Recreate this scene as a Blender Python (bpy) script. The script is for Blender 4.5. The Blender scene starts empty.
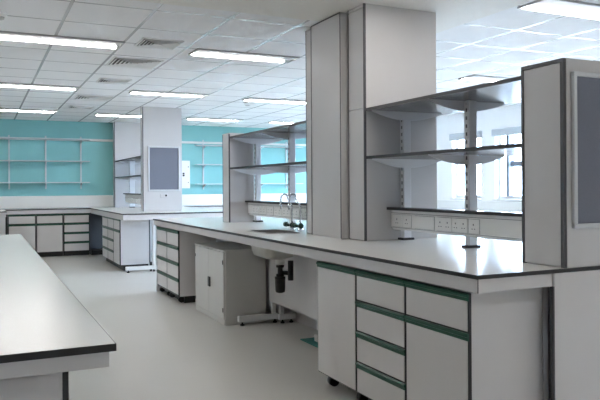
import bpy, bmesh, math
from mathutils import Vector, Matrix

scene = bpy.context.scene
col = scene.collection
PI = math.pi

# ------------------------------------------------------------------ materials
def new_mat(name):
    m = bpy.data.materials.new(name)
    m.use_nodes = True
    return m, m.node_tree, m.node_tree.nodes['Principled BSDF']

def mat(name, c, rough=.5, metal=0., spec=.5, noise=0., nscale=40., bump=0., bscale=200., coat=0.):
    m, nt, b = new_mat(name)
    b.inputs['Roughness'].default_value = rough
    b.inputs['Metallic'].default_value = metal
    b.inputs['Specular IOR Level'].default_value = spec
    b.inputs['Coat Weight'].default_value = coat
    b.inputs['Coat Roughness'].default_value = .08
    tc = nt.nodes.new('ShaderNodeTexCoord')
    if noise:
        n = nt.nodes.new('ShaderNodeTexNoise'); n.inputs['Scale'].default_value = nscale
        n.inputs['Detail'].default_value = 3
        r = nt.nodes.new('ShaderNodeValToRGB')
        r.color_ramp.elements[0].position = .3; r.color_ramp.elements[1].position = .7
        r.color_ramp.elements[0].color = [max(0, x*(1-noise)) for x in c] + [1]
        r.color_ramp.elements[1].color = [min(1, x*(1+noise)) for x in c] + [1]
        nt.links.new(tc.outputs['Object'], n.inputs['Vector'])
        nt.links.new(n.outputs['Fac'], r.inputs['Fac'])
        nt.links.new(r.outputs['Color'], b.inputs['Base Color'])
    else:
        b.inputs['Base Color'].default_value = (*c, 1)
    if bump:
        n2 = nt.nodes.new('ShaderNodeTexNoise'); n2.inputs['Scale'].default_value = bscale
        bp = nt.nodes.new('ShaderNodeBump'); bp.inputs['Strength'].default_value = bump
        bp.inputs['Distance'].default_value = .002
        nt.links.new(tc.outputs['Object'], n2.inputs['Vector'])
        nt.links.new(n2.outputs['Fac'], bp.inputs['Height'])
        nt.links.new(bp.outputs['Normal'], b.inputs['Normal'])
    return m

def emit_mat(name, c, s):
    m, nt, b = new_mat(name)
    b.inputs['Base Color'].default_value = (.9, .9, .9, 1)
    b.inputs['Emission Color'].default_value = (*c, 1)
    b.inputs['Emission Strength'].default_value = s
    return m

M = {}
M['laminate'] = mat('grey_white_laminate', (.62, .60, .595), .32, noise=.012, nscale=6)
M['door_laminate'] = mat('cabinet_front_laminate', (.655, .635, .625), .33, noise=.012, nscale=6)
M['column_board'] = mat('column_board', (.56, .545, .54), .42, noise=.012, nscale=5)
M['edge'] = mat('dark_edge_band', (.020, .020, .022), .38)
M['edge_grey'] = mat('grey_edge_band', (.065, .065, .072), .4)
M['green'] = mat('green_grip', (.006, .070, .040), .38)
M['worktop'] = mat('pale_worktop', (.68, .68, .655), .2, spec=.4, noise=.03, nscale=220)
M['shelf'] = mat('shelf_laminate', (.145, .14, .145), .2, noise=.02, nscale=30)
M['powder'] = mat('white_powder_coat', (.70, .70, .69), .4)
M['post'] = mat('white_post_steel', (.74, .74, .75), .35)
M['steel_grey'] = mat('grey_steel_cupboard', (.56, .555, .53), .38)
M['gasket'] = mat('socket_gasket', (.33, .33, .33), .6)
M['black'] = mat('black_plastic', (.005, .005, .0055), .4)
M['rack'] = mat('rack_grey_white', (.58, .60, .61), .5)
M['slot'] = mat('slot_dark', (.10, .10, .11), .6)
def slotted_mat():
    m, nt, b = new_mat('punched_slots')
    tc = nt.nodes.new('ShaderNodeTexCoord'); sp = nt.nodes.new('ShaderNodeSeparateXYZ'); nt.links.new(tc.outputs['Object'], sp.inputs[0])
    d = nt.nodes.new('ShaderNodeMath'); d.operation = 'DIVIDE'; d.inputs[1].default_value = .05; nt.links.new(sp.outputs['Z'], d.inputs[0])
    f = nt.nodes.new('ShaderNodeMath'); f.operation = 'FRACT'; nt.links.new(d.outputs[0], f.inputs[0])
    c = nt.nodes.new('ShaderNodeMath'); c.operation = 'LESS_THAN'; c.inputs[1].default_value = .45; nt.links.new(f.outputs[0], c.inputs[0])
    mx = nt.nodes.new('ShaderNodeMix'); mx.data_type = 'RGBA'; nt.links.new(c.outputs[0], mx.inputs[0])
    mx.inputs[6].default_value = (.74, .74, .75, 1); mx.inputs[7].default_value = (.08, .08, .09, 1)
    nt.links.new(mx.outputs[2], b.inputs['Base Color']); b.inputs['Roughness'].default_value = .4
    return m
M['slotted'] = slotted_mat()
M['chrome'] = mat('chrome', (.75, .77, .8), .14, metal=1)
M['tap_green'] = mat('tap_grip_dark_green', (.01, .04, .025), .4)
M['ceramic'] = mat('stoneware_sink', (.52, .50, .45), .3, noise=.03, nscale=30)
M['sink_steel'] = mat('dull_sink_steel', (.30, .30, .29), .35, metal=.6)
M['felt'] = mat('grey_felt', (.165, .175, .215), .95, noise=.06, nscale=300, bump=.3, bscale=600)
M['alu'] = mat('satin_aluminium', (.62, .63, .64), .38, metal=.55)
M['white'] = mat('white_plastic', (.78, .775, .75), .35)
M['teal'] = mat('teal_wall_paint', (.235, .515, .515), .75, noise=.03, nscale=3)
M['wall'] = mat('white_wall_paint', (.87, .87, .87), .8, noise=.015, nscale=3)
M['cream_margin'] = mat('cream_ceiling', (.84, .82, .77), .7, noise=.01, nscale=3)
M['frame_blue'] = mat('window_frame_grey', (.20, .23, .28), .45)
M['blind'] = mat('blind_fabric', (.52, .56, .60), .7)
M['dark_panel'] = mat('charcoal_and_shade', (.085, .09, .10), .5)  # skirting colour, also used as painted shade under the far benches
M['mat_green'] = mat('green_rubber_mat', (.03, .17, .15), .7, noise=.1, nscale=80)
M['vent_throat'] = mat('vent_throat', (.03, .03, .03), .6)
M['grille'] = mat('grille_white', (.86, .86, .85), .5)
M['lamp_frame'] = mat('lamp_frame', (.40, .40, .40), .4)
M['lamp_body'] = mat('lamp_body', (.52, .52, .51), .4)
M['lamp'] = emit_mat('lamp_diffuser', (1.0, .962, .935), 24.0)

# floor vinyl
def floor_mat():
    m, nt, b = new_mat('grey_vinyl_floor')
    tc = nt.nodes.new('ShaderNodeTexCoord')
    n = nt.nodes.new('ShaderNodeTexNoise'); n.inputs['Scale'].default_value = 160; n.inputs['Detail'].default_value = 4
    n2 = nt.nodes.new('ShaderNodeTexNoise'); n2.inputs['Scale'].default_value = 1.2; n2.inputs['Detail'].default_value = 5
    r = nt.nodes.new('ShaderNodeValToRGB')
    r.color_ramp.elements[0].color = (.52, .51, .48, 1); r.color_ramp.elements[1].color = (.62, .61, .575, 1)
    mx = nt.nodes.new('ShaderNodeMix'); mx.data_type = 'RGBA'; mx.blend_type = 'MULTIPLY'
    mx.inputs[0].default_value = .25
    r2 = nt.nodes.new('ShaderNodeValToRGB')
    r2.color_ramp.elements[0].position = .3; r2.color_ramp.elements[0].color = (.86, .86, .85, 1)
    r2.color_ramp.elements[1].position = .7; r2.color_ramp.elements[1].color = (1, 1, 1, 1)
    L = nt.links.new
    L(tc.outputs['Object'], n.inputs['Vector']); L(tc.outputs['Object'], n2.inputs['Vector'])
    L(n.outputs['Fac'], r.inputs['Fac']); L(n2.outputs['Fac'], r2.inputs['Fac'])
    L(r.outputs['Color'], mx.inputs[6]); L(r2.outputs['Color'], mx.inputs[7])
    L(mx.outputs[2], b.inputs['Base Color'])
    b.inputs['Roughness'].default_value = .32
    b.inputs['Specular IOR Level'].default_value = .45
    return m
M['floor'] = floor_mat()

# ceiling tiles: matte mineral tiles between glossy white T-bars
GX, GY, PX, PY = 1.76, 4.34, .585, .605
def ceil_mat():
    m, nt, b = new_mat('suspended_ceiling_tiles')
    L = nt.links.new
    tc = nt.nodes.new('ShaderNodeTexCoord')
    sp = nt.nodes.new('ShaderNodeSeparateXYZ'); L(tc.outputs['Object'], sp.inputs[0])
    def band(sock, o, p):
        a = nt.nodes.new('ShaderNodeMath'); a.operation = 'SUBTRACT'; L(sock, a.inputs[0]); a.inputs[1].default_value = o - p/2
        d = nt.nodes.new('ShaderNodeMath'); d.operation = 'DIVIDE'; L(a.outputs[0], d.inputs[0]); d.inputs[1].default_value = p
        f = nt.nodes.new('ShaderNodeMath'); f.operation = 'FRACT'; L(d.outputs[0], f.inputs[0])
        s = nt.nodes.new('ShaderNodeMath'); s.operation = 'SUBTRACT'; L(f.outputs[0], s.inputs[0]); s.inputs[1].default_value = .5
        ab = nt.nodes.new('ShaderNodeMath'); ab.operation = 'ABSOLUTE'; L(s.outputs[0], ab.inputs[0])
        c = nt.nodes.new('ShaderNodeMath'); c.operation = 'LESS_THAN'; L(ab.outputs[0], c.inputs[0]); c.inputs[1].default_value = .013/p
        return c.outputs[0]
    mxm = nt.nodes.new('ShaderNodeMath'); mxm.operation = 'MAXIMUM'
    L(band(sp.outputs['X'], GX, PX), mxm.inputs[0]); L(band(sp.outputs['Y'], GY, PY), mxm.inputs[1])
    n = nt.nodes.new('ShaderNodeTexNoise'); n.inputs['Scale'].default_value = 120
    L(tc.outputs['Object'], n.inputs['Vector'])
    r = nt.nodes.new('ShaderNodeValToRGB')
    r.color_ramp.elements[0].color = (.86, .86, .86, 1); r.color_ramp.elements[1].color = (.90, .90, .90, 1)
    L(n.outputs['Fac'], r.inputs['Fac'])
    mx = nt.nodes.new('ShaderNodeMix'); mx.data_type = 'RGBA'
    L(mxm.outputs[0], mx.inputs[0]); L(r.outputs['Color'], mx.inputs[6]); mx.inputs[7].default_value = (.645, .645, .65, 1)
    L(mx.outputs[2], b.inputs['Base Color'])
    mr = nt.nodes.new('ShaderNodeMapRange'); L(mxm.outputs[0], mr.inputs[0])
    mr.inputs[3].default_value = .9; mr.inputs[4].default_value = .20
    L(mr.outputs[0], b.inputs['Roughness'])
    ms = nt.nodes.new('ShaderNodeMapRange'); L(mxm.outputs[0], ms.inputs[0])
    ms.inputs[3].default_value = .15; ms.inputs[4].default_value = .9
    L(ms.outputs[0], b.inputs['Specular IOR Level'])
    return m
M['ceiling'] = ceil_mat()

def glass_mat():
    m = bpy.data.materials.new('window_glass'); m.use_nodes = True
    nt = m.node_tree; nt.nodes.clear()
    o = nt.nodes.new('ShaderNodeOutputMaterial'); mx = nt.nodes.new('ShaderNodeMixShader')
    t = nt.nodes.new('ShaderNodeBsdfTransparent'); t.inputs[0].default_value = (.96, .985, .99, 1)
    g = nt.nodes.new('ShaderNodeBsdfGlossy'); g.inputs['Roughness'].default_value = .02
    mx.inputs[0].default_value = .07
    nt.links.new(t.outputs[0], mx.inputs[1]); nt.links.new(g.outputs[0], mx.inputs[2]); nt.links.new(mx.outputs[0], o.inputs[0])
    return m
M['glass'] = glass_mat()

# ------------------------------------------------------------------ mesh helpers
class MB:
    """collects solids, given relative to `o`, into ONE mesh"""
    def __init__(s, o=(0, 0, 0)):
        s.bm = bmesh.new(); s.o = Vector(o)
    def box(s, x0, x1, y0, y1, z0, z1, bev=0., seg=1):
        vs = [s.bm.verts.new(Vector((x, y, z)) - s.o) for x in (x0, x1) for y in (y0, y1) for z in (z0, z1)]
        f = [(0, 1, 3, 2), (4, 6, 7, 5), (0, 4, 5, 1), (2, 3, 7, 6), (0, 2, 6, 4), (1, 5, 7, 3)]
        fs = [s.bm.faces.new([vs[i] for i in q]) for q in f]
        if bev:
            es = list({e for q in fs for e in q.edges})
            bmesh.ops.bevel(s.bm, geom=es, offset=bev, segments=seg, affect='EDGES', profile=.5)
        return s
    def hexa(s, pts):      # 8 free corners, ordered as in box
        vs = [s.bm.verts.new(Vector(p) - s.o) for p in pts]
        for q in [(0, 1, 3, 2), (4, 6, 7, 5), (0, 4, 5, 1), (2, 3, 7, 6), (0, 2, 6, 4), (1, 5, 7, 3)]:
            s.bm.faces.new([vs[i] for i in q])
        return s
    def rings(s, rings, cap0=True, cap1=True, smooth=True):
        R = [[s.bm.verts.new(Vector(p) - s.o) for p in r] for r in rings]
        n = len(R[0])
        for a, b in zip(R, R[1:]):
            for i in range(n):
                f = s.bm.faces.new([a[i], a[(i+1) % n], b[(i+1) % n], b[i]]); f.smooth = smooth
        if cap0: s.bm.faces.new(list(reversed(R[0])))
        if cap1: s.bm.faces.new(R[-1])
        return s
    def tube(s, pts, r, n=10):
        pts = [Vector(p) for p in pts]; rr = []
        rs = r if isinstance(r, (list, tuple)) else [r]*len(pts)
        prev = None
        for i, p in enumerate(pts):
            t = (pts[min(i+1, len(pts)-1)] - pts[max(i-1, 0)]).normalized()
            a = prev if prev is not None else (Vector((0, 0, 1)) if abs(t.z) < .9 else Vector((1, 0, 0)))
            u = (a - t*a.dot(t)).normalized(); v = t.cross(u); prev = u
            rr.append([p + (u*math.cos(2*PI*k/n) + v*math.sin(2*PI*k/n))*rs[i] for k in range(n)])
        return s.rings(rr)
    def lathe(s, c, prof, n=16):   # prof: (radius, z) from bottom to top
        return s.rings([[(c[0]+r*math.cos(2*PI*k/n), c[1]+r*math.sin(2*PI*k/n), c[2]+z) for k in range(n)] for r, z in prof])
    def prism_y(s, poly, y0, y1):  # polygon in x,z extruded along y
        return s.rings([[(x, y, z) for x, z in poly] for y in (y0, y1)], smooth=False)
    def prism_x(s, poly, x0, x1):  # polygon in y,z extruded along x
        return s.rings([[(x, y, z) for y, z in poly] for x in (x0, x1)], smooth=False)
    def build(s, name, m, parent=None, label=None):
        bmesh.ops.recalc_face_normals(s.bm, faces=s.bm.faces)
        me = bpy.data.meshes.new(name); s.bm.to_mesh(me); s.bm.free()
        me.materials.append(M[m])
        ob = bpy.data.objects.new(name, me); col.objects.link(ob)
        if parent is not None: ob.parent = parent
        if label: ob['label'] = label
        return ob

def tag(o, label, cat, group=None):
    o['label'] = label; o['category'] = cat
    if group: o['group'] = group
    return o

def thing(name, label, cat, loc, rz=0., group=None):
    e = bpy.data.objects.new(name, None); col.objects.link(e)
    e.empty_display_size = .1
    e.location = loc; e.rotation_euler = (0, 0, rz)
    return tag(e, label, cat, group)

def struct(name, mb, m):
    o = mb.build(name, m); o['kind'] = 'structure'; return o

def copy_tree(o, parent=None):
    c = o.copy(); col.objects.link(c)
    if parent is not None: c.parent = parent
    for ch in [x for x in o.children]:
        copy_tree(ch, c)
    return c

def dup(o, loc, label, rz=None, group=None):
    c = copy_tree(o); c.location = loc; c['label'] = label
    if rz is not None: c.rotation_euler = (0, 0, rz)
    if group: c['group'] = group
    return c

# ------------------------------------------------------------------ the room
ZC = 2.6
XL, XR, YF, YB = -4.2, 7.9, -3.2, 13.9
struct('floor', MB().box(XL-.2, XR+.2, YF-.2, YB+.2, -.1, 0), 'floor')
struct('ceiling', MB().box(XL-.2, XR+.2, YF-.2, YB+.2, ZC, ZC+.1), 'ceiling')
struct('trim_1', MB().box(XL, 3.515, YF, 4.70, ZC-.012, ZC+.002), 'cream_margin')   # plain cream margin of the ceiling, without tile grid
struct('wall_back', MB().box(XL-.2, XR+.2, YB, YB+.2, 0, ZC), 'teal')
struct('wall_left', MB().box(XL-.2, XL, YF, YB, 0, ZC), 'wall')
struct('wall_front', MB().box(XL-.2, XR+.2, YF-.2, YF, 0, ZC), 'wall')
struct('baseboard_left', MB().box(XL, XL+.015, YF, YB, 0, .1), 'dark_panel')
struct('baseboard_back', MB().box(XL, XR, YB-.015, YB, 0, .1), 'dark_panel')

# window wall on the right: windows between piers
WZ0, WZ1 = 1.06, 2.22
WINS = [(9.22, 10.02), (7.70, 8.88), (6.2, 7.4), (4.7, 5.9), (3.2, 4.4), (10.6, 11.8), (12.1, 13.3)]
ws = sorted(WINS)
w = MB()
w.box(XR, XR+.22, YF, YB, 0, WZ0); w.box(XR, XR+.22, YF, YB, WZ1, ZC)
ys = [YF] + [y for p in ws for y in p] + [YB]
for i in range(0, len(ys), 2):
    w.box(XR, XR+.22, ys[i], ys[i+1], WZ0, WZ1)
struct('wall_right', w, 'wall')
struct('baseboard_right', MB().box(XR-.015, XR, YF, YB, 0, .1), 'dark_panel')
def window(n, y0, y1):
    f = MB()
    t = .05; xa, xb = XR+.10, XR+.16
    f.box(xa, xb, y0, y0+t, WZ0, WZ1); f.box(xa, xb, y1-t, y1, WZ0, WZ1)
    f.box(xa, xb, y0+t, y1-t, WZ0, WZ0+t); f.box(xa, xb, y0+t, y1-t, WZ1-t, WZ1)
    fr = f.build('window_%d' % n, 'white'); fr['kind'] = 'structure'
    ym = {1: 9.67, 2: 8.62}.get(n, (y0+y1)/2)
    MB().box(xa-.06, xb, ym-.035, ym+.035, WZ0+t, WZ1-t).build('mullion', 'frame_blue', fr)
    if n != 1:
        MB().box(xa-.01, xb, y0+t, ym-.035, 1.60, 1.69).build('transom', 'frame_blue', fr)
    MB().box(xa+.02, xa+.026, y0+t, y1-t, WZ0+t, WZ1-t).build('pane', 'glass', fr)
    MB().box(XR-.05, XR+.05, y0-.03, y1+.03, WZ1-.10, WZ1+.02, .01).build('blind_cassette', 'blind', fr)
    MB().box(XR-.06, XR+.10, y0, y1, WZ0-.03, WZ0, .004).build('window_sill', 'white', fr)
for i, (a, b) in enumerate(WINS): window(i+1, a, b)
# perimeter trunking below the window sills
struct('trim_2', MB().box(XR-.09, XR, 1.0, 13.3, .87, 1.02, .006), 'white')
# white dado trunking and thin rail on the teal wall
struct('trim_3', MB().box(XL, XR-.1, YB-.06, YB, .902, 1.135, .006), 'white')
struct('trim_4', MB().box(XL, XR-.1, YB-.03, YB, 2.215, 2.262, .004), 'white')
struct('trim_5', MB().box(4.05, XR-.1, YB-.035, YB, 1.005, 1.012), 'edge_grey')

# ------------------------------------------------------------------ benches
XF, YE, YFAR = 1.94, 2.295, 8.35      # main island: front edge, near end, far end
XBK = 3.64                            # back edge of the island
def worktop_part(root, name, x0, x1, y0, y1, hole=None, z1=.9, th=.018):
    o = root.location; m = MB(o); e = .003
    X0, X1, Y0, Y1 = x0+e, x1-e, y0+e, y1-e
    if hole:
        a, b, c, d = hole
        m.box(X0, a, Y0, Y1, z1-th, z1); m.box(b, X1, Y0, Y1, z1-th, z1)
        m.box(a, b, Y0, c, z1-th, z1); m.box(a, b, d, Y1, z1-th, z1)
    else:
        m.box(X0, X1, Y0, Y1, z1-th, z1)
    wt = m.build(name, 'worktop', root)
    m = MB(o); zb = z1-th-.001
    m.box(x0, X0, y0, y1, zb, z1-.0005); m.box(X1, x1, y0, y1, zb, z1-.0005)
    m.box(X0, X1, y0, Y0, zb, z1-.0005); m.box(X0, X1, Y1, y1, zb, z1-.0005)
    m.build('edge_band', 'edge', root, 'black edge band')
    return wt

SINK = (2.13, 2.43, 5.10, 5.56)
isl = thing('island_bench', 'long pale island worktop with black edge carrying the shelves and sink', 'lab bench', (XF, YE, 0))
worktop_part(isl, 'worktop', XF, XBK, YE, YFAR, SINK)
o = isl.location
m = MB(o)
m.box(XF+.008, XF+.026, YE+.026, YFAR-.008, .82, .881, .001)
m.build('front_apron', 'laminate', isl)
m = MB(o); m.box(XF+.008, 2.386, YE+.008, YE+.026, .82, .881, .001); m.build('end_apron', 'laminate', isl)
m = MB(o); m.box(XBK-.026, XBK-.008, YE+.026, YFAR-.008, .82, .881, .001); m.build('rear_apron', 'laminate', isl)
m = MB(o); m.box(XF+.026, XBK-.026, YFAR-.026, YFAR-.008, .82, .881, .001); m.build('far_apron', 'laminate', isl)
MB(o).box(XF+.008, XF+.012, YE+.006, YE+.0082, .82, .881).build('corner_strip', 'edge_grey', isl)
# full-height end panel below the screen box, with dark vertical edge
MB(o).box(2.395, 3.20, YE+.003, YE+.021, 0, .8805, .001).build('end_panel', 'laminate', isl)
MB(o).box(2.386, 2.3945, YE+.002, YE+.022, 0, .82).build('panel_edge', 'edge_grey', isl)
MB(o).box(2.425, 2.458, 2.40, 2.45, 0, .82, .001).build('support_stile', 'laminate', isl)
# back panel that hangs behind the sink and the far leg panel
MB(o).box(2.462, 2.48, 3.90, 5.86, .205, .881, .001).build('back_panel', 'laminate', isl)
MB(o).box(2.72, 2.74, 2.36, 8.2, .0, .881, .001).build('spine_panel', 'laminate', isl)
MB(o).box(XF+.03, 3.50, YFAR-.055, YFAR-.035, 0, .82, .001).build('leg_panel', 'laminate', isl)

# base units: local frame, front at x=0 looking to -x, width along +y
def base_unit(name, label, loc, rz, wid, cells, depth=.43, zb=.09, zt=.805, foot='castor', group=None, cols=1, grips=True, gap=.0095):
    r = thing(name, label, 'cabinet', loc, rz, group)
    MB().box(.0042, depth, .0015, wid-.0015, zb, zt, .001).build('carcass', 'laminate', r)
    MB().box(-.0105, .004, .0015, wid-.0015, zb, zt).build('front_frame', 'edge', r, 'black front edge')
    for kind, z1, z0 in cells:
        cw = wid/cols
        for k in range(cols):
            a, b = k*cw+gap, (k+1)*cw-gap
            f = MB().box(-.014, .0035, a, b, z0+.004, z1-(.036 if grips else .004), .0015).build(kind, 'door_laminate', r)
            if not grips: continue
            g = MB()
            # grip rail: raised lip above a hollow
            g.prism_y([(.0035, z1-.002), (-.016, z1-.002), (-.022, z1-.008), (-.022, z1-.017), (-.016, z1-.020),
                       (-.016, z1-.035), (.0035, z1-.035)], a-gap+.002, b+gap-.002)
            g.build('grip_rail', 'green', f, 'green grip rail')
    if foot == 'castor':
        for cx in (.07, depth-.07):
            for cy in (.06, wid-.06):
                m = MB()
                m.box(cx-.035, cx+.035, cy-.03, cy+.03, zb-.022, zb-.001, .003)
                m.tube([(cx, cy-.022, .034), (cx, cy+.022, .034)], .034, 14)
                m.build('castor', 'black', r)
    elif foot == 'plinth':
        MB().box(.05, depth-.01, .004, wid-.004, .0, zb-.001).build('plinth', 'black', r)
    else:
        MB().box(.06, depth-.01, .004, wid-.004, .0, zb-.001).build('plinth', 'black', r)
        for cy in (.06, wid-.06):
            MB().tube([(.035, cy-.02, .034), (.035, cy+.02, .034)], .033, 12).build('castor', 'black', r)
    return r

D4 = [('drawer', .805, .628), ('drawer', .625, .450), ('drawer', .447, .272), ('drawer', .269, .092)]
DD = [('drawer', .805, .628), ('door', .625, .092)]
D1 = [('door', .805, .092)]
XC = 1.985
GRP = 'base units under the island worktop'
base_unit('base_cabinet', 'white full-height door base cabinet with one green grip, left of four-drawer unit', (XC, 3.395, 0), 0, .495, D1, group=GRP)
base_unit('drawer_unit', 'white four-drawer base unit with green grips, middle of nearest three units', (XC, 2.892, 0), 0, .50, D4, group=GRP)
base_unit('base_cabinet', 'nearest white base cabinet with green-gripped drawer above a door at worktop corner', (XC, 2.392, 0), 0, .497, DD, group=GRP)
base_unit('drawer_unit', 'four-drawer base unit with green grips beside the grey steel cupboard', (XC, 7.29, 0), 0, .50, D4, foot='both', zb=.075, group=GRP, gap=.013)
base_unit('drawer_unit', 'four-drawer base unit at the far end of the island next to white leg panel', (XC, 7.793, 0), 0, .48, D4, foot='both', zb=.075, group=GRP, gap=.013)

# grey steel double-door cupboard standing on the floor
cx0, cx1, cy0, cy1, ch = 2.035, 2.455, 5.93, 6.86, .70
c = thing('steel_cupboard', 'low pale grey steel double-door cupboard on the floor under the island', 'cupboard', (cx0, cy0, 0))
o = c.location
m = MB(o); m.box(cx0+.016, cx1, cy0, cy1, .0, ch-.014, .002); m.build('body', 'steel_grey', c)
MB(o).box(cx0-.004, cx1, cy0-.003, cy1+.003, ch-.014, ch, .003).build('top', 'steel_grey', c)
MB(o).box(cx0+.006, cx0+.0155, cy0+.004, cy1-.004, .002, .05, .001).build('kick_rail', 'steel_grey', c)
ymid = (cy0+cy1)/2
dl = MB(o).box(cx0, cx0+.0155, ymid+.0015, cy1-.012, .055, ch-.022, .003).build('door', 'steel_grey', c)
dr = MB(o).box(cx0, cx0+.0155, cy0+.012, ymid-.0015, .055, ch-.022, .003).build('door', 'steel_grey', c)
m = MB(o); m.box(cx0-.014, cx0, ymid-.066, ymid-.008, .312, .408, .004, 2); m.build('lock_handle', 'black', dr, 'black recessed lock handle')
for z in (.565, .12):
    MB(o).box(cx0-.006, cx0, cy0+.02, cy0+.034, z, z+.04, .002).build('hinge', 'black', dr)
    MB(o).box(cx0-.006, cx0, cy1-.036, cy1-.02, z, z+.03, .002).build('hinge', 'slot', dl)

# cantilever frames
def leg_frame(label, x0, x1, y, xup, group='cantilever leg frames'):
    r = thing('leg_frame', label, 'bench leg frame', (xup, y, 0), 0, group); o = r.location
    MB(o).box(x0, x1, y-.025, y+.025, .035, .09, .004, 2).build('foot_beam', 'powder', r)
    MB(o).box(xup-.02, xup+.02, y-.02, y+.02, .091, .80, .003).build('upright', 'powder', r)
    for x in (x0+.04, x1-.04):
        MB(o).lathe((x, y, 0), [(.020, 0), (.020, .012), (.008, .016), (.008, .036)], 12).build('levelling_foot', 'black', r)
    return r
leg_frame('white steel leg frame with floor beam beside the grey cupboard', 2.15, 2.56, 5.865, 2.505)
leg_frame('white steel leg frame standing behind the hanging panel under the sink', 2.53, 2.70, 5.80, 2.56)
leg_frame('white steel leg frame half hidden behind the nearest base cabinets', 2.44, 2.56, 4.85, 2.505)
mt = MB(); mt.box(2.42, 2.80, 4.1, 5.10, 0, .008, .002)
tag(mt.build('floor_mat', 'mat_green'), 'dark green flat mat on the floor under the island bench', 'mat')

# sink with bottle trap
sa, sb, sc_, sd = SINK
sx, sy = (sa+sb)/2, (sc_+sd)/2
sk = thing('sink', 'small stoneware lab sink let into the island worktop', 'sink', (sx, sy, .62)); o = sk.location
def rrect(cx, cy, hx, hy, r, z, n=5):
    pts = []
    for qx, qy, a0 in ((1, 1, 0), (-1, 1, PI/2), (-1, -1, PI), (1, -1, 3*PI/2)):
        for k in range(n+1):
            a = a0 + k*PI/2/n
            pts.append((cx+qx*(hx-r)+r*math.cos(a), cy+qy*(hy-r)+r*math.sin(a), z))
    return pts
hx, hy = (sb-sa)/2, (sd-sc_)/2
m = MB(o)
m.rings([rrect(sx, sy, hx-.004, hy-.004, .07, .880), rrect(sx, sy, hx-.006, hy-.006, .09, .745), rrect(sx, sy, hx-.022, hy-.024, .09, .695),
         rrect(sx, sy, hx-.08, hy-.10, .06, .672), rrect(sx, sy, hx-.10, hy-.12, .05, .680), rrect(sx, sy, hx-.05, hy-.05, .06, .700),
         rrect(sx, sy, hx-.022, hy-.022, .07, .75), rrect(sx, sy, hx-.018, hy-.018, .06, .880)], False, False)
# close floor of the bowl and top lip
b = m.bm; b.verts.ensure_lookup_table(); n = 24
lo = [b.verts[i] for i in range(3*n, 4*n)]; li = [b.verts[i] for i in range(4*n, 5*n)]
top_o = [b.verts[i] for i in range(0, n)]; top_i = [b.verts[i] for i in range(7*n, 8*n)]
for f in [f for f in b.faces if all(v in lo or v in li for v in f.verts)]: b.faces.remove(f)
b.faces.new(lo); b.faces.new(li)
for i in range(n): b.faces.new([top_o[i], top_o[(i+1) % n], top_i[(i+1) % n], top_i[i]])
m.build('bowl', 'ceramic', sk)
m = MB(o)
m.rings([rrect(sx, sy, hx+.012, hy+.012, .055, .9005), rrect(sx, sy, hx+.012, hy+.012, .055, .904),
         rrect(sx, sy, hx-.012, hy-.012, .04, .904), rrect(sx, sy, hx-.012, hy-.012, .04, .882),
         rrect(sx, sy, hx-.0035, hy-.0035, .045, .882), rrect(sx, sy, hx-.0035, hy-.0035, .045, .9005)], False, False, False)
b = m.bm; b.verts.ensure_lookup_table()
R0 = [b.verts[i] for i in range(n)]; R5 = [b.verts[i] for i in range(5*n, 6*n)]
for i in range(n): b.faces.new([R0[i], R0[(i+1) % n], R5[(i+1) % n], R5[i]])
m.build('rim', 'sink_steel', sk, 'dull steel rim')
m = MB(o)
m.rings([rrect(sx, sy, hx-.0187, hy-.0187, .06, .8805), rrect(sx, sy, hx-.0228, hy-.0228, .07, .75), rrect(sx, sy, hx-.051, hy-.051, .06, .701), rrect(sx, sy, hx-.10, hy-.12, .05, .6808)], False, True)
m.build('lining', 'sink_steel', sk, 'dark steel lining')
tx, ty = 2.30, 5.235
tr = MB(o).lathe((tx, ty, 0), [(.018, .52), (.034, .525), (.034, .545), (.022, .55), (.022, .60), (.034, .602), (.034, .620), (.026, .625), (.026, .64)], 16).build('bottle_trap', 'black', sk, 'black bottle trap')
MB(o).lathe((tx, ty, 0), [(.020, .385), (.038, .392), (.042, .41), (.044, .50), (.046, .502), (.046, .522), (.03, .5235)], 16).build('trap_cup', 'black', tr)
MB(o).lathe((tx, ty, 0), [(.040, .626), (.040, .664), (.03, .671)], 16).build('washer', 'white', tr, 'white washer')
m = MB(o); m.tube([(tx+.02, ty, .555), (tx+.05, ty-.03, .555), (tx+.055, ty-.075, .555)], .019, 10)
m.tube([(tx+.055, ty-.095, .50), (tx+.055, ty-.095, .665)], .024, 12)
m.build('waste_pipe', 'black', tr)

# swan-neck taps
def tap(label, x, y, ang, hz=.205):
    r = thing('swan_neck_tap', label, 'tap', (x, y, .9), ang, 'swan neck taps')
    MB().lathe((0, 0, 0), [(.026, 0), (.026, .012), (.017, .02), (.017, .055), (.013, .06)], 14).build('base', 'chrome', r)
    pts = [(0, 0, .06), (0, 0, hz)]
    R = .052
    pts += [(-.015, 0, hz+.03), (-.04, 0, hz+.075)]
    for k in range(0, 9):
        a = math.radians(20) + k*math.radians(160)/8
        pts.append((-.075 + .036*math.cos(a), 0, hz+.078+.036*math.sin(a)))
    pts.append((-.112, 0, hz+.03))
    MB().tube(pts, .0085, 10).build('neck', 'chrome', r)
    MB().tube([(-.112, 0, hz+.03), (-.112, 0, hz+.01), (-.112, 0, hz-.02)], [.0115, .011, .006], 10).build('nozzle', 'chrome', r)
    for s in (-1, 1):
        h = MB().tube([(-.012, s*.016, .038), (-.02, s*.034, .040), (-.026, s*.05, .043)], [.011, .014, .017], 10).build('valve', 'tap_green', r, 'dark green valve')
        MB().tube([(-.027, s*.053, .043), (-.034, s*.080, .046)], [.022, .024], 8).build('knob', 'tap_green', h)
    return r
tap('chrome swan neck tap behind the sink with spout curving over the bowl', 2.56, 5.55, 0)
tap('chrome swan neck tap behind the sink, closest to the boxed column', 2.56, 5.37, 0)

# ------------------------------------------------------------------ spine of the island
XS0, XS1 = 2.47, 3.09
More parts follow.
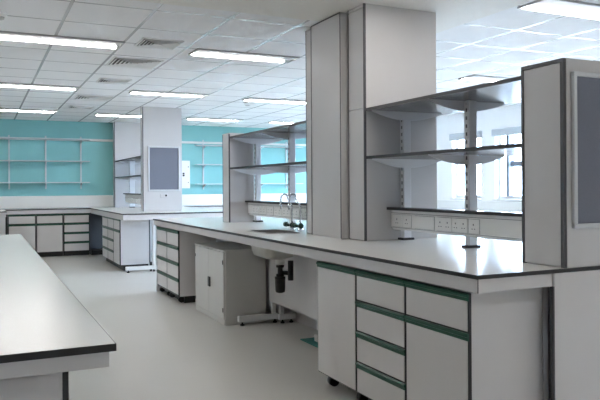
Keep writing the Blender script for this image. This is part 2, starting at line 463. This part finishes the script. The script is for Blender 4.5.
# near screen box
sbx = thing('screen_box', 'tall boxed panel with dark edges at the near end of the island', 'panel', (2.46, YE, .9)); o = sbx.location
MB(o).box(2.478, 3.20, YE+.006, 2.571, .9, 1.866, .001).build('body', 'column_board', sbx)
m = MB(o); m.box(2.462, 2.478, YE+.006+.020, 2.571-.018, .905, 1.863, .001); m.build('side_panel', 'column_board', sbx)
m = MB(o)
m.box(2.460, 2.4785, YE+.006, YE+.0255, .9, 1.866); m.build('edge_strip', 'edge_grey', sbx)
MB(o).box(2.460, 2.4785, 2.5535, 2.571, .9, 1.866).build('edge_strip', 'edge_grey', sbx)
MB(o).box(2.460, 3.20, YE+.006, 2.571, 1.8665, 1.884, .001).build('cap', 'edge_grey', sbx, 'dark top edge')
MB(o).box(2.4785, 3.2, YE+.0035, YE+.0058, .903, 1.8845).build('face_skin', 'column_board', sbx)

# pinboard on its near face
def pinboard(label, x0, x1, z0, z1, y, fw=.022):
    r = thing('pinboard', label, 'pinboard', (x0, y, z0), 0, 'grey pinboards'); o = r.location
    MB(o).box(x0+fw*.6, x1-fw*.6, y-.012, y-.001, z0+fw*.6, z1-fw*.6).build('felt', 'felt', r, 'blue grey felt')
    for nm, a in (('frame_rail', (x0, x1, z1-fw, z1)), ('frame_rail', (x0, x1, z0, z0+fw)), ('frame_stile', (x0, x0+fw, z0+fw, z1-fw)), ('frame_stile', (x1-fw, x1, z0+fw, z1-fw))):
        MB(o).box(a[0], a[1], y-.022, y-.0005, a[2], a[3], .003).build(nm, 'alu', r)
    return r
pinboard('large grey pinboard with aluminium frame on the nearest boxed panel', 2.505, 3.16, 1.085, 1.822, YE+.0035)

# boxed column
bc = thing('boxed_column', 'massive boxed column rising from the island worktop to the ceiling', 'column', (XS0, 4.10, .901)); o = bc.location
ZT = ZC-.013; YC1 = 5.04
MB(o).box(XS0+.006, XS1, 4.10, YC1-.001, .901, ZT, .001).build('core', 'column_board', bc)
for y0, y1 in ((4.1075, 4.318), (4.90, YC1-.009)):
    for z0, z1 in ((.905, 1.842), (1.846, 2.558), (2.562, ZT-.002)):
        MB(o).box(XS0-.010, XS0+.0058, y0, y1, z0, z1, .001).build('recess_panel', 'column_board', bc)
for y0, y1 in ((4.0985, 4.107), (4.3185, 4.326), (4.892, 4.8995), (YC1-.0085, YC1)):
    MB(o).box(XS0-.012, XS0+.006, y0, y1, .901, ZT).build('edge_strip', 'edge_grey', bc, 'dark edge strip')
MB(o).box(XS0-.053, XS0+.0055, 4.366, 4.852, .901, ZT-.004, .001).build('projecting_panel', 'column_board', bc)
for y0, y1 in ((4.3635, 4.3725), (4.8455, 4.8545)):
    MB(o).box(XS0-.056, XS0-.0535, y0, y1, .901, ZT-.004).build('edge_strip', 'edge_grey', bc, 'dark edge strip')
MB(o).box(XS0-.056, XS0-.0535, 4.3725, 4.8455, ZT-.012, ZT-.004).build('edge_strip', 'edge_grey', bc, 'dark edge strip')

# far end panel box of the island
fe = thing('screen_box', 'narrow boxed panel closing the shelf bay above the far end of the island', 'panel', (2.46, 6.975, .9)); o = fe.location
MB(o).box(2.474, 2.755, 6.975, 7.19, .9, 1.872, .001).build('body', 'column_board', fe)
MB(o).box(2.462, 2.4735, 6.987, 7.178, .903, 1.869, .001).build('side_panel', 'column_board', fe)
for y0, y1 in ((6.975, 6.986), (7.179, 7.19)):
    MB(o).box(2.460, 2.4735, y0, y1, .9, 1.872).build('edge_strip', 'edge_grey', fe)
MB(o).box(2.460, 2.755, 6.975, 7.19, 1.8725, 1.882).build('cap', 'column_board', fe)

# shelves, slotted posts with crescent brackets, service trunking
XPC = 2.782
def shelf(label, y0, y1, ztop, x0=2.47, x1=3.14, posts=(), xc=XPC, w=.032, dep=.024, zo=.0005, name='shelves of the island bays'):
    r = thing('bay_shelf', label, 'shelf', (x0, y0, ztop-.02), 0, name); o = r.location
    m = MB(o); z0, z1 = ztop-.02, ztop; g = .003
    if posts:      # notched round the uprights
        a, b = xc-w-g, xc+w+g
        m.box(x0+.004, a, y0, y1, z0, z1); m.box(b, x1-.004, y0, y1, z0, z1)
        yy = y0
        for p in sorted(posts):
            m.box(a, b, yy, p-dep-g, z0, z1); yy = p+dep+g
        if y1 > yy: m.box(a, b, yy, y1, z0, z1)
    else:
        m.box(x0+.004, x1-.004, y0, y1, z0, z1)
    m.build('board', 'shelf', r)
    m = MB(o); m.box(x0, x0+.0038, y0, y1, ztop-.0205, ztop+.0005); m.build('edge_band', 'edge', r, 'dark front edge')
    m = MB(o); m.box(x1-.0038, x1, y0, y1, ztop-.0205, ztop+.0005); m.build('edge_band', 'edge', r, 'dark rear edge')
    return r
def post(label, y, zs, ztop, xc=XPC, half=.30, w=.032, base=.9, group='white slotted posts', dep=.024, side=1):
    r = thing('slotted_post', label, 'shelf post', (xc, y, base), 0, group); o = r.location
    MB(o).box(xc-.05, xc+.05, y-.035, y+.035, base, base+.016, .003).build('foot_plate', 'edge', r, 'black foot plate')
    MB(o).box(xc-w, xc+w, y-dep, y+dep, base+.0165, ztop, .003).build('upright', 'post', r)
    MB(o).box(xc-w-.001, xc-w+.001, y-.006, y+.006, base+.10, ztop-.02).build('slot_strip', 'slotted', r)
    for zt in zs:
        n = 18
        poly = [(xc-half, zt-.0005)]
        for k in range(n+1):
            t = -1+2*k/n
            poly.append((xc+half*t, zt-.006-.058*math.cos(t*PI/2)**.9))
        poly.append((xc+half, zt-.0005))
        ya, yb = (y+dep+.0005, y+dep+.010) if side > 0 else (y-dep-.010, y-dep-.0005)
        MB(o).prism_y(poly, ya, yb).build('crescent_bracket', 'post', r)
    return r
ZS1, ZS2, TH = 1.842, 1.502, .02
def bay(y0, y1, pys, names):
    shelf(names[0], y0+.002, y1-.002, ZS1); shelf(names[1], y0+.002, y1-.002, ZS2, posts=pys)
    for py, lab in zip(pys, names[2]):
        # post reaches the top shelf; it stands in a slot of the lower shelf
        post(lab, py, (ZS2-TH, ZS1-TH), ZS1-TH-.0005, side=1 if y1-py > .2 else -1)
def socket(o, x, y0, y1, z0, z1, parent, kind):
    p = MB(o).box(x-.008, x-.0003, y0, y1, z0, z1, .002).build('socket_plate', 'white', parent)
    MB(o).box(x-.0028, x-.0002, y0-.0022, y1+.0022, z0-.0022, z1+.0022).build('gasket', 'gasket', p)
    if kind == 'blank': return
    yc, zc = (y0+y1)/2, (z0+z1)/2
    n = 2 if kind == 'double' else 1
    for i in range(n):
        c = yc + (i-.5)*(y1-y0)*.5 if n == 2 else yc
        m = MB(o)
        m.box(x-.0088, x-.0078, c-.004, c+.004, zc+.006, zc+.016)
        m.box(x-.0088, x-.0078, c-.016, c-.007, zc-.018, zc-.013); m.box(x-.0088, x-.0078, c+.007, c+.016, zc-.018, zc-.013)
        m.build('pin_holes', 'slot', p)
        MB(o).box(x-.011, x-.0082, c+.018, c+.028, zc+.012, zc+.028, .001).build('rocker', 'white', p)
def trunking(label, y0, y1, socks, x0=2.68, x1=2.747, zb=.975, zt=1.118, capy=None):
    r = thing('service_trunking', label, 'power trunking', (x0, y0, zb), 0, 'bench power trunking'); o = r.location
    MB(o).prism_y([(x0+.01, zb+.012), (x0+.02, zb), (x1-.02, zb), (x1-.01, zb+.012), (x1, zb+.02), (x1, zt), (x0, zt), (x0, zb+.02)], y0, y1).build('body', 'white', r)
    a, b = capy or (y0, y1)
    MB(o).box(x0-.035, x1+.001, a, b, zt+.0005, zt+.019, .001).build('cap_shelf', 'shelf', r)
    MB(o).box(x0-.038, x0-.0352, a, b, zt, zt+.0195).build('edge_band', 'edge', r, 'black front edge')
    for (a, b, k) in socks:
        socket(o, x0, a, b, 1.0, 1.085, r, k)
    m = MB(o); m.box(x0-.0012, x0+.001, y0, y1, 1.095, 1.0975); m.box(x0-.0012, x0+.001, y0, y1, .992, .9945); m.build('cover_line', 'slot', r)
    return r
bay(2.571, 4.0985, (3.345, 4.06), ('upper grey shelf of the near bay between column and nearest boxed panel', 'lower grey shelf of the near bay, beneath its top shelf',
    ('white slotted post in the middle of the near shelf bay', 'white slotted post of the near bay standing against the boxed column')))
bay(5.041, 6.975, (6.03, 6.935), ('upper grey shelf of the far bay above the sink', 'lower grey shelf of the far bay above the sink taps',
    ('white slotted post of the far bay behind the taps', 'white slotted post of the far bay beside the far boxed panel')))
trunking('white power trunking with sockets under the near bay shelves', 2.5715, 4.098,
         [(3.405, 3.555, 'double'), (3.25, 3.398, 'double'), (3.145, 3.24, 'single'), (3.585, 3.80, 'blank'), (3.845, 3.945, 'single'), (3.952, 4.075, 'single')])
trunking('white power trunking with a row of sockets behind the sink taps', 5.0415, 6.972,
         [(5.25+.2*i, 5.42+.2*i, 'double') for i in range(8)])

# ------------------------------------------------------------------ peninsula behind the island
PXF, PY0, PY1 = 1.90, 10.10, 13.30
pe = thing('peninsula_bench', 'pale peninsula worktop with black edge running out from the teal wall', 'lab bench', (PXF, PY0, 0)); o = pe.location
worktop_part(pe, 'worktop', PXF, 3.70, PY0, PY1)
m = MB(o); m.box(PXF+.008, PXF+.026, PY0+.026, PY1, .80, .881, .001); m.build('front_apron', 'laminate', pe)
MB(o).box(PXF+.008, 3.69, PY0+.008, PY0+.0255, .80, .881, .001).build('end_apron', 'laminate', pe)
MB(o).box(2.40, 2.42, 10.6, 13.2, .1, .88, .001).build('back_panel', 'dark_panel', pe, 'back panel coloured dark for shade')  # dark colour stands in for shade under the worktop
GP = 'base units under the peninsula worktop'
base_unit('base_cabinet', 'small white drawer-over-door unit at the near end of the peninsula', (1.945, 10.54, 0), 0, .53, DD, foot='plinth', depth=.44, group=GP, gap=.022)
base_unit('drawer_unit', 'white four-drawer unit in the middle of the peninsula row', (1.945, 11.073, 0), 0, .53, D4, foot='plinth', depth=.44, group=GP, gap=.022)
base_unit('drawer_unit', 'white four-drawer unit of the peninsula closest to the dark corner', (1.945, 11.606, 0), 0, .56, D4, foot='plinth', depth=.44, group=GP, gap=.022)
leg_frame('white steel leg frame with floor beam under the peninsula end', 1.97, 2.44, 10.28, 2.40)
MB(pe.location).box(2.352, 2.378, 10.31, 10.36, .0, .14).build('cable_stub', 'black', pe, 'black stub at the floor')
pc = thing('boxed_column', 'boxed column with pinboard at the near end of the peninsula', 'column', (2.37, 10.9, .901)); o = pc.location
MB(o).box(2.385, 3.02, 10.9, 11.05, .901, ZC, .001).build('core', 'column_board', pc)
MB(o).box(2.373, 2.3845, 10.907, 11.043, .901, ZC, .001).build('side_panel', 'laminate', pc)
for y0, y1 in ((10.9, 10.906), (11.044, 11.05)):
    MB(o).box(2.371, 2.3845, y0, y1, .901, ZC).build('edge_strip', 'edge_grey', pc)
pinboard('small grey pinboard with white frame on the far column', 2.453, 2.985, 1.225, 1.965, 10.8995, .028)
hk = thing('switch_plate', 'tiny plate with dark rocker on the far column below the small pinboard', 'switch', (2.72, 10.8995, 1.15)); o = hk.location
MB(o).box(2.66, 2.78, 10.893, 10.899, 1.12, 1.18, .002).build('plate', 'column_board', hk)
MB(o).box(2.735, 2.765, 10.886, 10.8928, 1.14, 1.17, .002).build('rocker', 'black', hk)
eb = thing('isolator_box', 'white electrical isolator box mounted on the right of the far column', 'electrical box', (3.0205, 10.93, 1.28)); o = eb.location
MB(o).box(3.0205, 3.165, 10.93, 11.12, 1.27, 1.73, .004).build('case', 'white', eb)
MB(o).box(3.04, 3.07, 10.917, 10.9298, 1.47, 1.50, .003).build('switch', 'black', eb)
MB(o).box(3.04, 3.07, 10.917, 10.9298, 1.505, 1.53, .003).build('switch', 'black', eb)
for z in (1.36, 1.62):
    MB(o).box(3.13, 3.145, 10.926, 10.9298, z, z+.015).build('screw', 'slot', eb)
wc = thing('boxed_column', 'flat grey boxed pier standing against the teal wall beyond the peninsula', 'column', (2.41, 13.62, 0)); o = wc.location
MB(o).box(2.415, 3.25, 13.62, YB-.062, 0, ZC, .001).build('core', 'column_board', wc)
MB(o).box(2.408, 2.4145, 13.62, 13.66, 0, ZC, .001).build('edge_strip', 'edge_grey', wc)
# the peninsula's own bay
PP = dict(xc=2.66, w=.05, dep=.04)
shelf('upper dark-edged shelf of the peninsula bay left of the far column', 11.0515, 13.6185, 1.82, 2.42, 3.0, name='shelves of the peninsula bay', **PP)
shelf('lower dark-edged shelf of the peninsula bay left of the far column', 11.0515, 13.6185, 1.50, 2.42, 3.0, posts=(12.0, 13.2), name='shelves of the peninsula bay', **PP)
post('white slotted post between the peninsula shelves, close to the far column', 12.0, (1.48, 1.80), 1.7995, xc=2.66, half=.24, w=.05, dep=.04)
post('white slotted post between the peninsula shelves, close to the teal wall', 13.2, (1.48, 1.80), 1.7995, xc=2.66, half=.24, w=.05, dep=.04)
trunking('short white power trunking on the peninsula left of the far column', 11.06, 13.2,
         [(11.4+.25*i, 11.6+.25*i, 'double') for i in range(6)], x0=2.53, x1=2.607, zb=1.0, zt=1.16)

# ------------------------------------------------------------------ benches along the back wall
bb = thing('wall_bench', 'pale worktop along the teal back wall above the green-trimmed units', 'lab bench', (.40, 13.30, 0)); o = bb.location
worktop_part(bb, 'worktop', .41, 7.2, 13.302, YB-.062)
MB(o).box(.42, 7.19, 13.315, 13.333, .81, .881, .001).build('front_apron', 'laminate', bb)
MB(o).box(.412, .446, 13.357, 13.80, 0, .808).build('end_cheek', 'edge', bb, 'black end cheek')
MB(o).box(1.905, 2.38, 13.60, 13.62, .1, .88).build('corner_shade', 'dark_panel', bb, 'dark sheet for shade in the open corner')  # open corner: its shade is put into the panel colour
MB(o).box(1.89, 1.902, 13.37, 13.62, .02, .80).build('corner_side_shade', 'dark_panel', bb)  # side of the open corner, dark for the same shade
MB(o).box(1.91, 2.39, 13.30, 13.62, 0, .09).build('plinth', 'black', bb)
GB = 'base units along the back wall'
YBC = 13.355
base_unit('base_cabinet', 'leftmost back wall unit with green-trimmed drawer above a door', (.925, YBC, 0), PI/2, .478, DD, foot='plinth', zb=.08, group=GB, gap=.016)
base_unit('base_cabinet', 'middle back wall unit with green-trimmed drawer above a door', (1.405, YBC, 0), PI/2, .478, DD, foot='plinth', zb=.08, group=GB, gap=.016)
base_unit('drawer_unit', 'back wall unit of four green-trimmed drawers beside the dark corner', (1.885, YBC, 0), PI/2, .478, D4, foot='plinth', zb=.08, group=GB, gap=.016)
rb = thing('return_bench', 'end of another pale bench at the far left edge, in front of back wall bench', 'lab bench', (-1.2, 12.35, 0)); o = rb.location
worktop_part(rb, 'worktop', -1.4, .395, 12.35, YB-.062)
MB(o).box(-1.39, .385, 12.358, 12.376, .80, .881, .001).build('end_apron', 'laminate', rb)
MB(o).box(-1.30, .375, 12.40, 12.42, 0, .80, .001).build('end_panel', 'laminate', rb)

# wall racks of white shelving on the teal wall
def rack(label, ups, x0, x1, zs, ztop, zbot, loc):
    r = thing('wall_rack', label, 'wall shelving', loc, 0, 'wall racks on the teal wall'); o = r.location
    for x in ups:
        u = MB(o).box(x-.014, x+.014, YB-.022, YB-.0005, zbot, ztop).build('upright', 'rack', r)
        for z in zs:
            MB(o).prism_x([(YB-.023, z-.0015), (YB-.20, z-.0015), (YB-.20, z-.012), (YB-.023, z-.055)], x-.006, x+.006).build('bracket', 'post', u)
    for z in zs:
        MB(o).box(x0, x1, YB-.22, YB-.03, z, z+.016, .002).build('shelf', 'rack', r)
    return r
rack('white three-tier shelf rack on the teal wall above the left units', (-.16, .492, 1.146, 1.80), -.5, 1.945, (2.225, 1.80, 1.385), 2.30, 1.27, (.8, YB, 1.27))
rack('white three-tier shelf rack on the teal wall right of the far column', (4.315, 4.97, 5.62, 6.27), 4.12, 6.6, (2.165, 1.76, 1.345), 2.30, 1.24, (5.2, YB, 1.24))

# ------------------------------------------------------------------ bench in the left foreground
lb = thing('side_bench', 'pale bench top with black edge filling the left foreground', 'lab bench', (.305, 1.715, 0)); o = lb.location
worktop_part(lb, 'worktop', -1.15, .305, 1.715, 6.15)
MB(o).box(.272, .290, 1.745, 6.13, .842, .881, .001).build('side_apron', 'laminate', lb)
MB(o).box(-1.13, .290, 1.728, 1.7445, .840, .881, .001).build('end_apron', 'laminate', lb)
MB(o).box(-1.13, -1.11, 1.745, 6.13, .842, .881, .001).build('far_side_apron', 'laminate', lb)
GL = 'base units under the left foreground bench'
for i, y in enumerate((1.775, 2.29, 2.80)):
    base_unit('base_cabinet', ('grey base unit under the left foreground bench, at its near end', 'base unit under the left foreground bench, second from its near end',
              'base unit under the left foreground bench, third from its near end')[i], (.187, y+.498, 0), PI, .498, [('drawer', .776, .60), ('door', .597, .092)], depth=.55, zt=.838, group=GL, grips=False)
MB(o).box(-.80, -.78, 1.80, 6.1, 0, .83).build('back_panel', 'laminate', lb)

# ------------------------------------------------------------------ ceiling fittings
def lamp(label, xc, y0, L=1.07, W=.30, gap=.025):
    r = thing('ceiling_light', label, 'ceiling light', (xc, y0+W/2, ZC), 0, 'strip lights in the ceiling')
    zt = -.0005 if not (xc < 3.5 and y0 < 4.7) else -.013
    d = .016; a, b = -L/2, L/2; c, e = -W/2, W/2
    m = MB(); t = .014
    m.box(a, b, c, c+t, zt-d, zt); m.box(a, b, e-t, e, zt-d, zt); m.box(a, a+t, c+t, e-t, zt-d, zt); m.box(b-t, b, c+t, e-t, zt-d, zt)
    m.build('frame', 'lamp_frame', r)
    MB().box(a+t, b-t, c+t, e-t, zt-.006, zt-.001).build('reflector', 'lamp_body', r)
    MB().prism_x([(.078, zt-.0065), (.082, zt-.014), (.09, zt-.018), (e-t-.012, zt-.018), (e-t-.006, zt-.014), (e-t-.003, zt-.0065)], a+t+.02, b-t-gap).build('diffuser', 'lamp', r, 'glowing white diffuser')
    MB().box(b-t-gap+.005, b-t-.002, .058, e-t-.004, zt-.014, zt-.0065, .002).build('ballast_cover', 'lamp_body', r)
    return r
A, B, Cc, Dd, Z0 = .64, 2.385, 4.10, 5.82, -1.10
lamp('ceiling strip light nearest the camera at the upper left', A, 6.10)
lamp('ceiling strip light left of the boxed column, nearest of its file', B, 6.12, gap=.06)
lamp('ceiling strip light at left, second row from the camera', A, 9.06)
lamp('ceiling strip light above the peninsula, second row from the camera', B, 9.08)
lamp('ceiling strip light seen over the far shelf bay, second row', Cc, 9.20)
lamp('ceiling strip light at left nearest the teal wall', A, 11.98)
lamp('ceiling strip light left of the far column top', B, 12.15)
lamp('ceiling strip light right of the far column, nearest the teal wall', Cc, 12.25)
lamp('ceiling strip light just above the top edge of the far bay shelf', Dd, 12.3)
lamp('bright ceiling light at the upper right corner of the picture', Cc, 3.46)
lamp('small distant ceiling light seen above the near bay shelf', Dd, 6.28)
lamp('ceiling strip light hidden behind the boxed column', Cc, 6.14)
lamp('ceiling strip light on the window side, second row from the camera', Dd, 9.2)
OFF = 'unseen ceiling strip light added as fill above or behind the camera'
for x, y in ((B, 3.2), (Z0, 3.2), (Dd, 3.46), (B, .0), (Cc, .0), (B, -2.4), (Cc, -2.4)):  # unseen fixtures added to brighten the near faces
    lamp(OFF, x, y)
lamp('unseen ceiling strip light added as fill left of the picture, nearest row', Z0, 6.1)  # unseen left-hand lamps, added to light the island fronts
lamp('unseen ceiling strip light added as fill left of the picture, farther row', Z0, 9.06)
lamp('unseen ceiling strip light added as fill far left of the picture, nearest row', -2.86, 6.1)

def vent(label, xc, yc, s):
    r = thing('ceiling_vent', label, 'air vent', (xc, yc, ZC), 0, 'air vents in the ceiling')
    h = s/2; n = 6
    m = MB(); e = .014
    MB().box(-h, h, -h, h, -.004, -.0005).build('throat', 'vent_throat', r, 'dark throat')
    m.box(-h-e, h+e, -h-e, -h, -.012, -.0005); m.box(-h-e, h+e, h, h+e, -.012, -.0005)
    m.box(-h-e, -h, -h, h, -.012, -.0005); m.box(h, h+e, -h, h, -.012, -.0005)
    m.build('rim', 'grille', r)
    # four-way pattern: blades parallel to each side, tilted outwards
    for q in range(4):
        m = MB(); R = Matrix.Rotation(q*PI/2, 3, 'Z')
        for k in range(n):
            d = h*(1-(k+.15)/n); t = .003
            d2 = d - h/n*.70
            za, zb = -.0045, -.020
            L0, L1 = d, d2
            P = [(-d, -L0, zb), (-d, -L0, zb+t), (-d, L0, zb), (-d, L0, zb+t), (-d2, -L1, za-t), (-d2, -L1, za), (-d2, L1, za-t), (-d2, L1, za)]
            m.hexa([R @ Vector(p) for p in P])
        m.build('blades', 'grille', r)
    return r
vent('square air vent nearest the camera, beside left strip light', 1.47, 6.05, .34)
vent('large square air vent, second from the camera in the vent file', 1.46, 7.08, .47)
vent('square air vent, third from the camera in the vent file', 1.48, 8.40, .34)
vent('large square air vent, fourth from the camera in the vent file', 1.49, 10.1, .47)
vent('square air vent closest to the teal wall', 1.48, 11.35, .34)

def detector(label, x, y, s=1.):
    r = thing('smoke_detector', label, 'smoke detector', (x, y, ZC))
    MB().lathe((0, 0, 0), [(.045*s, -.0275), (.055*s, -.0105), (.055*s, -.0005)][::1], 18).build('base', 'grille', r)
    MB().lathe((0, 0, 0), [(.015*s, -.05), (.034*s, -.044), (.036*s, -.028)], 18).build('chamber', 'lamp_body', r)
detector('grey smoke detector on the ceiling at the left picture edge', .135, 5.5)
detector('small ceiling detector below the strip light seen over the far bay', 3.78, 9.83)

# ------------------------------------------------------------------ daylight
wd = bpy.data.worlds.new('daylight'); scene.world = wd; wd.use_nodes = True
bg = wd.node_tree.nodes['Background']
wn = wd.node_tree
tcw = wn.nodes.new('ShaderNodeTexCoord'); spw = wn.nodes.new('ShaderNodeSeparateXYZ'); rmp = wn.nodes.new('ShaderNodeValToRGB')
mrw = wn.nodes.new('ShaderNodeMapRange'); mrw.inputs[1].default_value = -1; mrw.inputs[2].default_value = 1
wn.links.new(tcw.outputs['Generated'], spw.inputs[0]); wn.links.new(spw.outputs['Z'], mrw.inputs[0]); wn.links.new(mrw.outputs[0], rmp.inputs[0])
e0, e1 = rmp.color_ramp.elements
e0.position = .44; e0.color = (.13, .14, .16, 1)       # paved ground outside
e1.position = .485; e1.color = (.57, .74, 1.0, 1)       # bright overcast sky
wn.links.new(rmp.outputs[0], bg.inputs['Color'])
bg.inputs['Strength'].default_value = 22.0

# ------------------------------------------------------------------ camera
F_PX, TH_, ROLL, CY, H = 671., math.radians(25.46), math.radians(-.343), 186.44, 1.29
Fv = Vector((math.sin(TH_), math.cos(TH_), 0)); Rt = Vector((math.cos(TH_), -math.sin(TH_), 0)); U = Vector((0, 0, 1))
Rr = Rt*math.cos(ROLL) + U*math.sin(ROLL); Ur = -Rt*math.sin(ROLL) + U*math.cos(ROLL)
cam = bpy.data.cameras.new('camera'); co = bpy.data.objects.new('camera', cam); col.objects.link(co)
mw = Matrix((Rr, Ur, -Fv)).transposed().to_4x4(); mw.translation = (0, 0, H)
co.matrix_world = mw
cam.sensor_width = 36; cam.sensor_fit = 'HORIZONTAL'; cam.lens = F_PX/600*36
cam.shift_y = -(200-CY)/600; cam.clip_start = .05
scene.camera = co

vs = scene.view_settings
scene.display_settings.display_device = 'sRGB'
vs.view_transform = 'Standard'; vs.look = 'None'; vs.gamma = 1; vs.use_curve_mapping = False
vs.exposure = 1.32
scene.cycles.use_denoising = True
scene.cycles.max_bounces = 10
scene.cycles.diffuse_bounces = 6
scene.cycles.caustics_reflective = False
scene.cycles.caustics_refractive = False
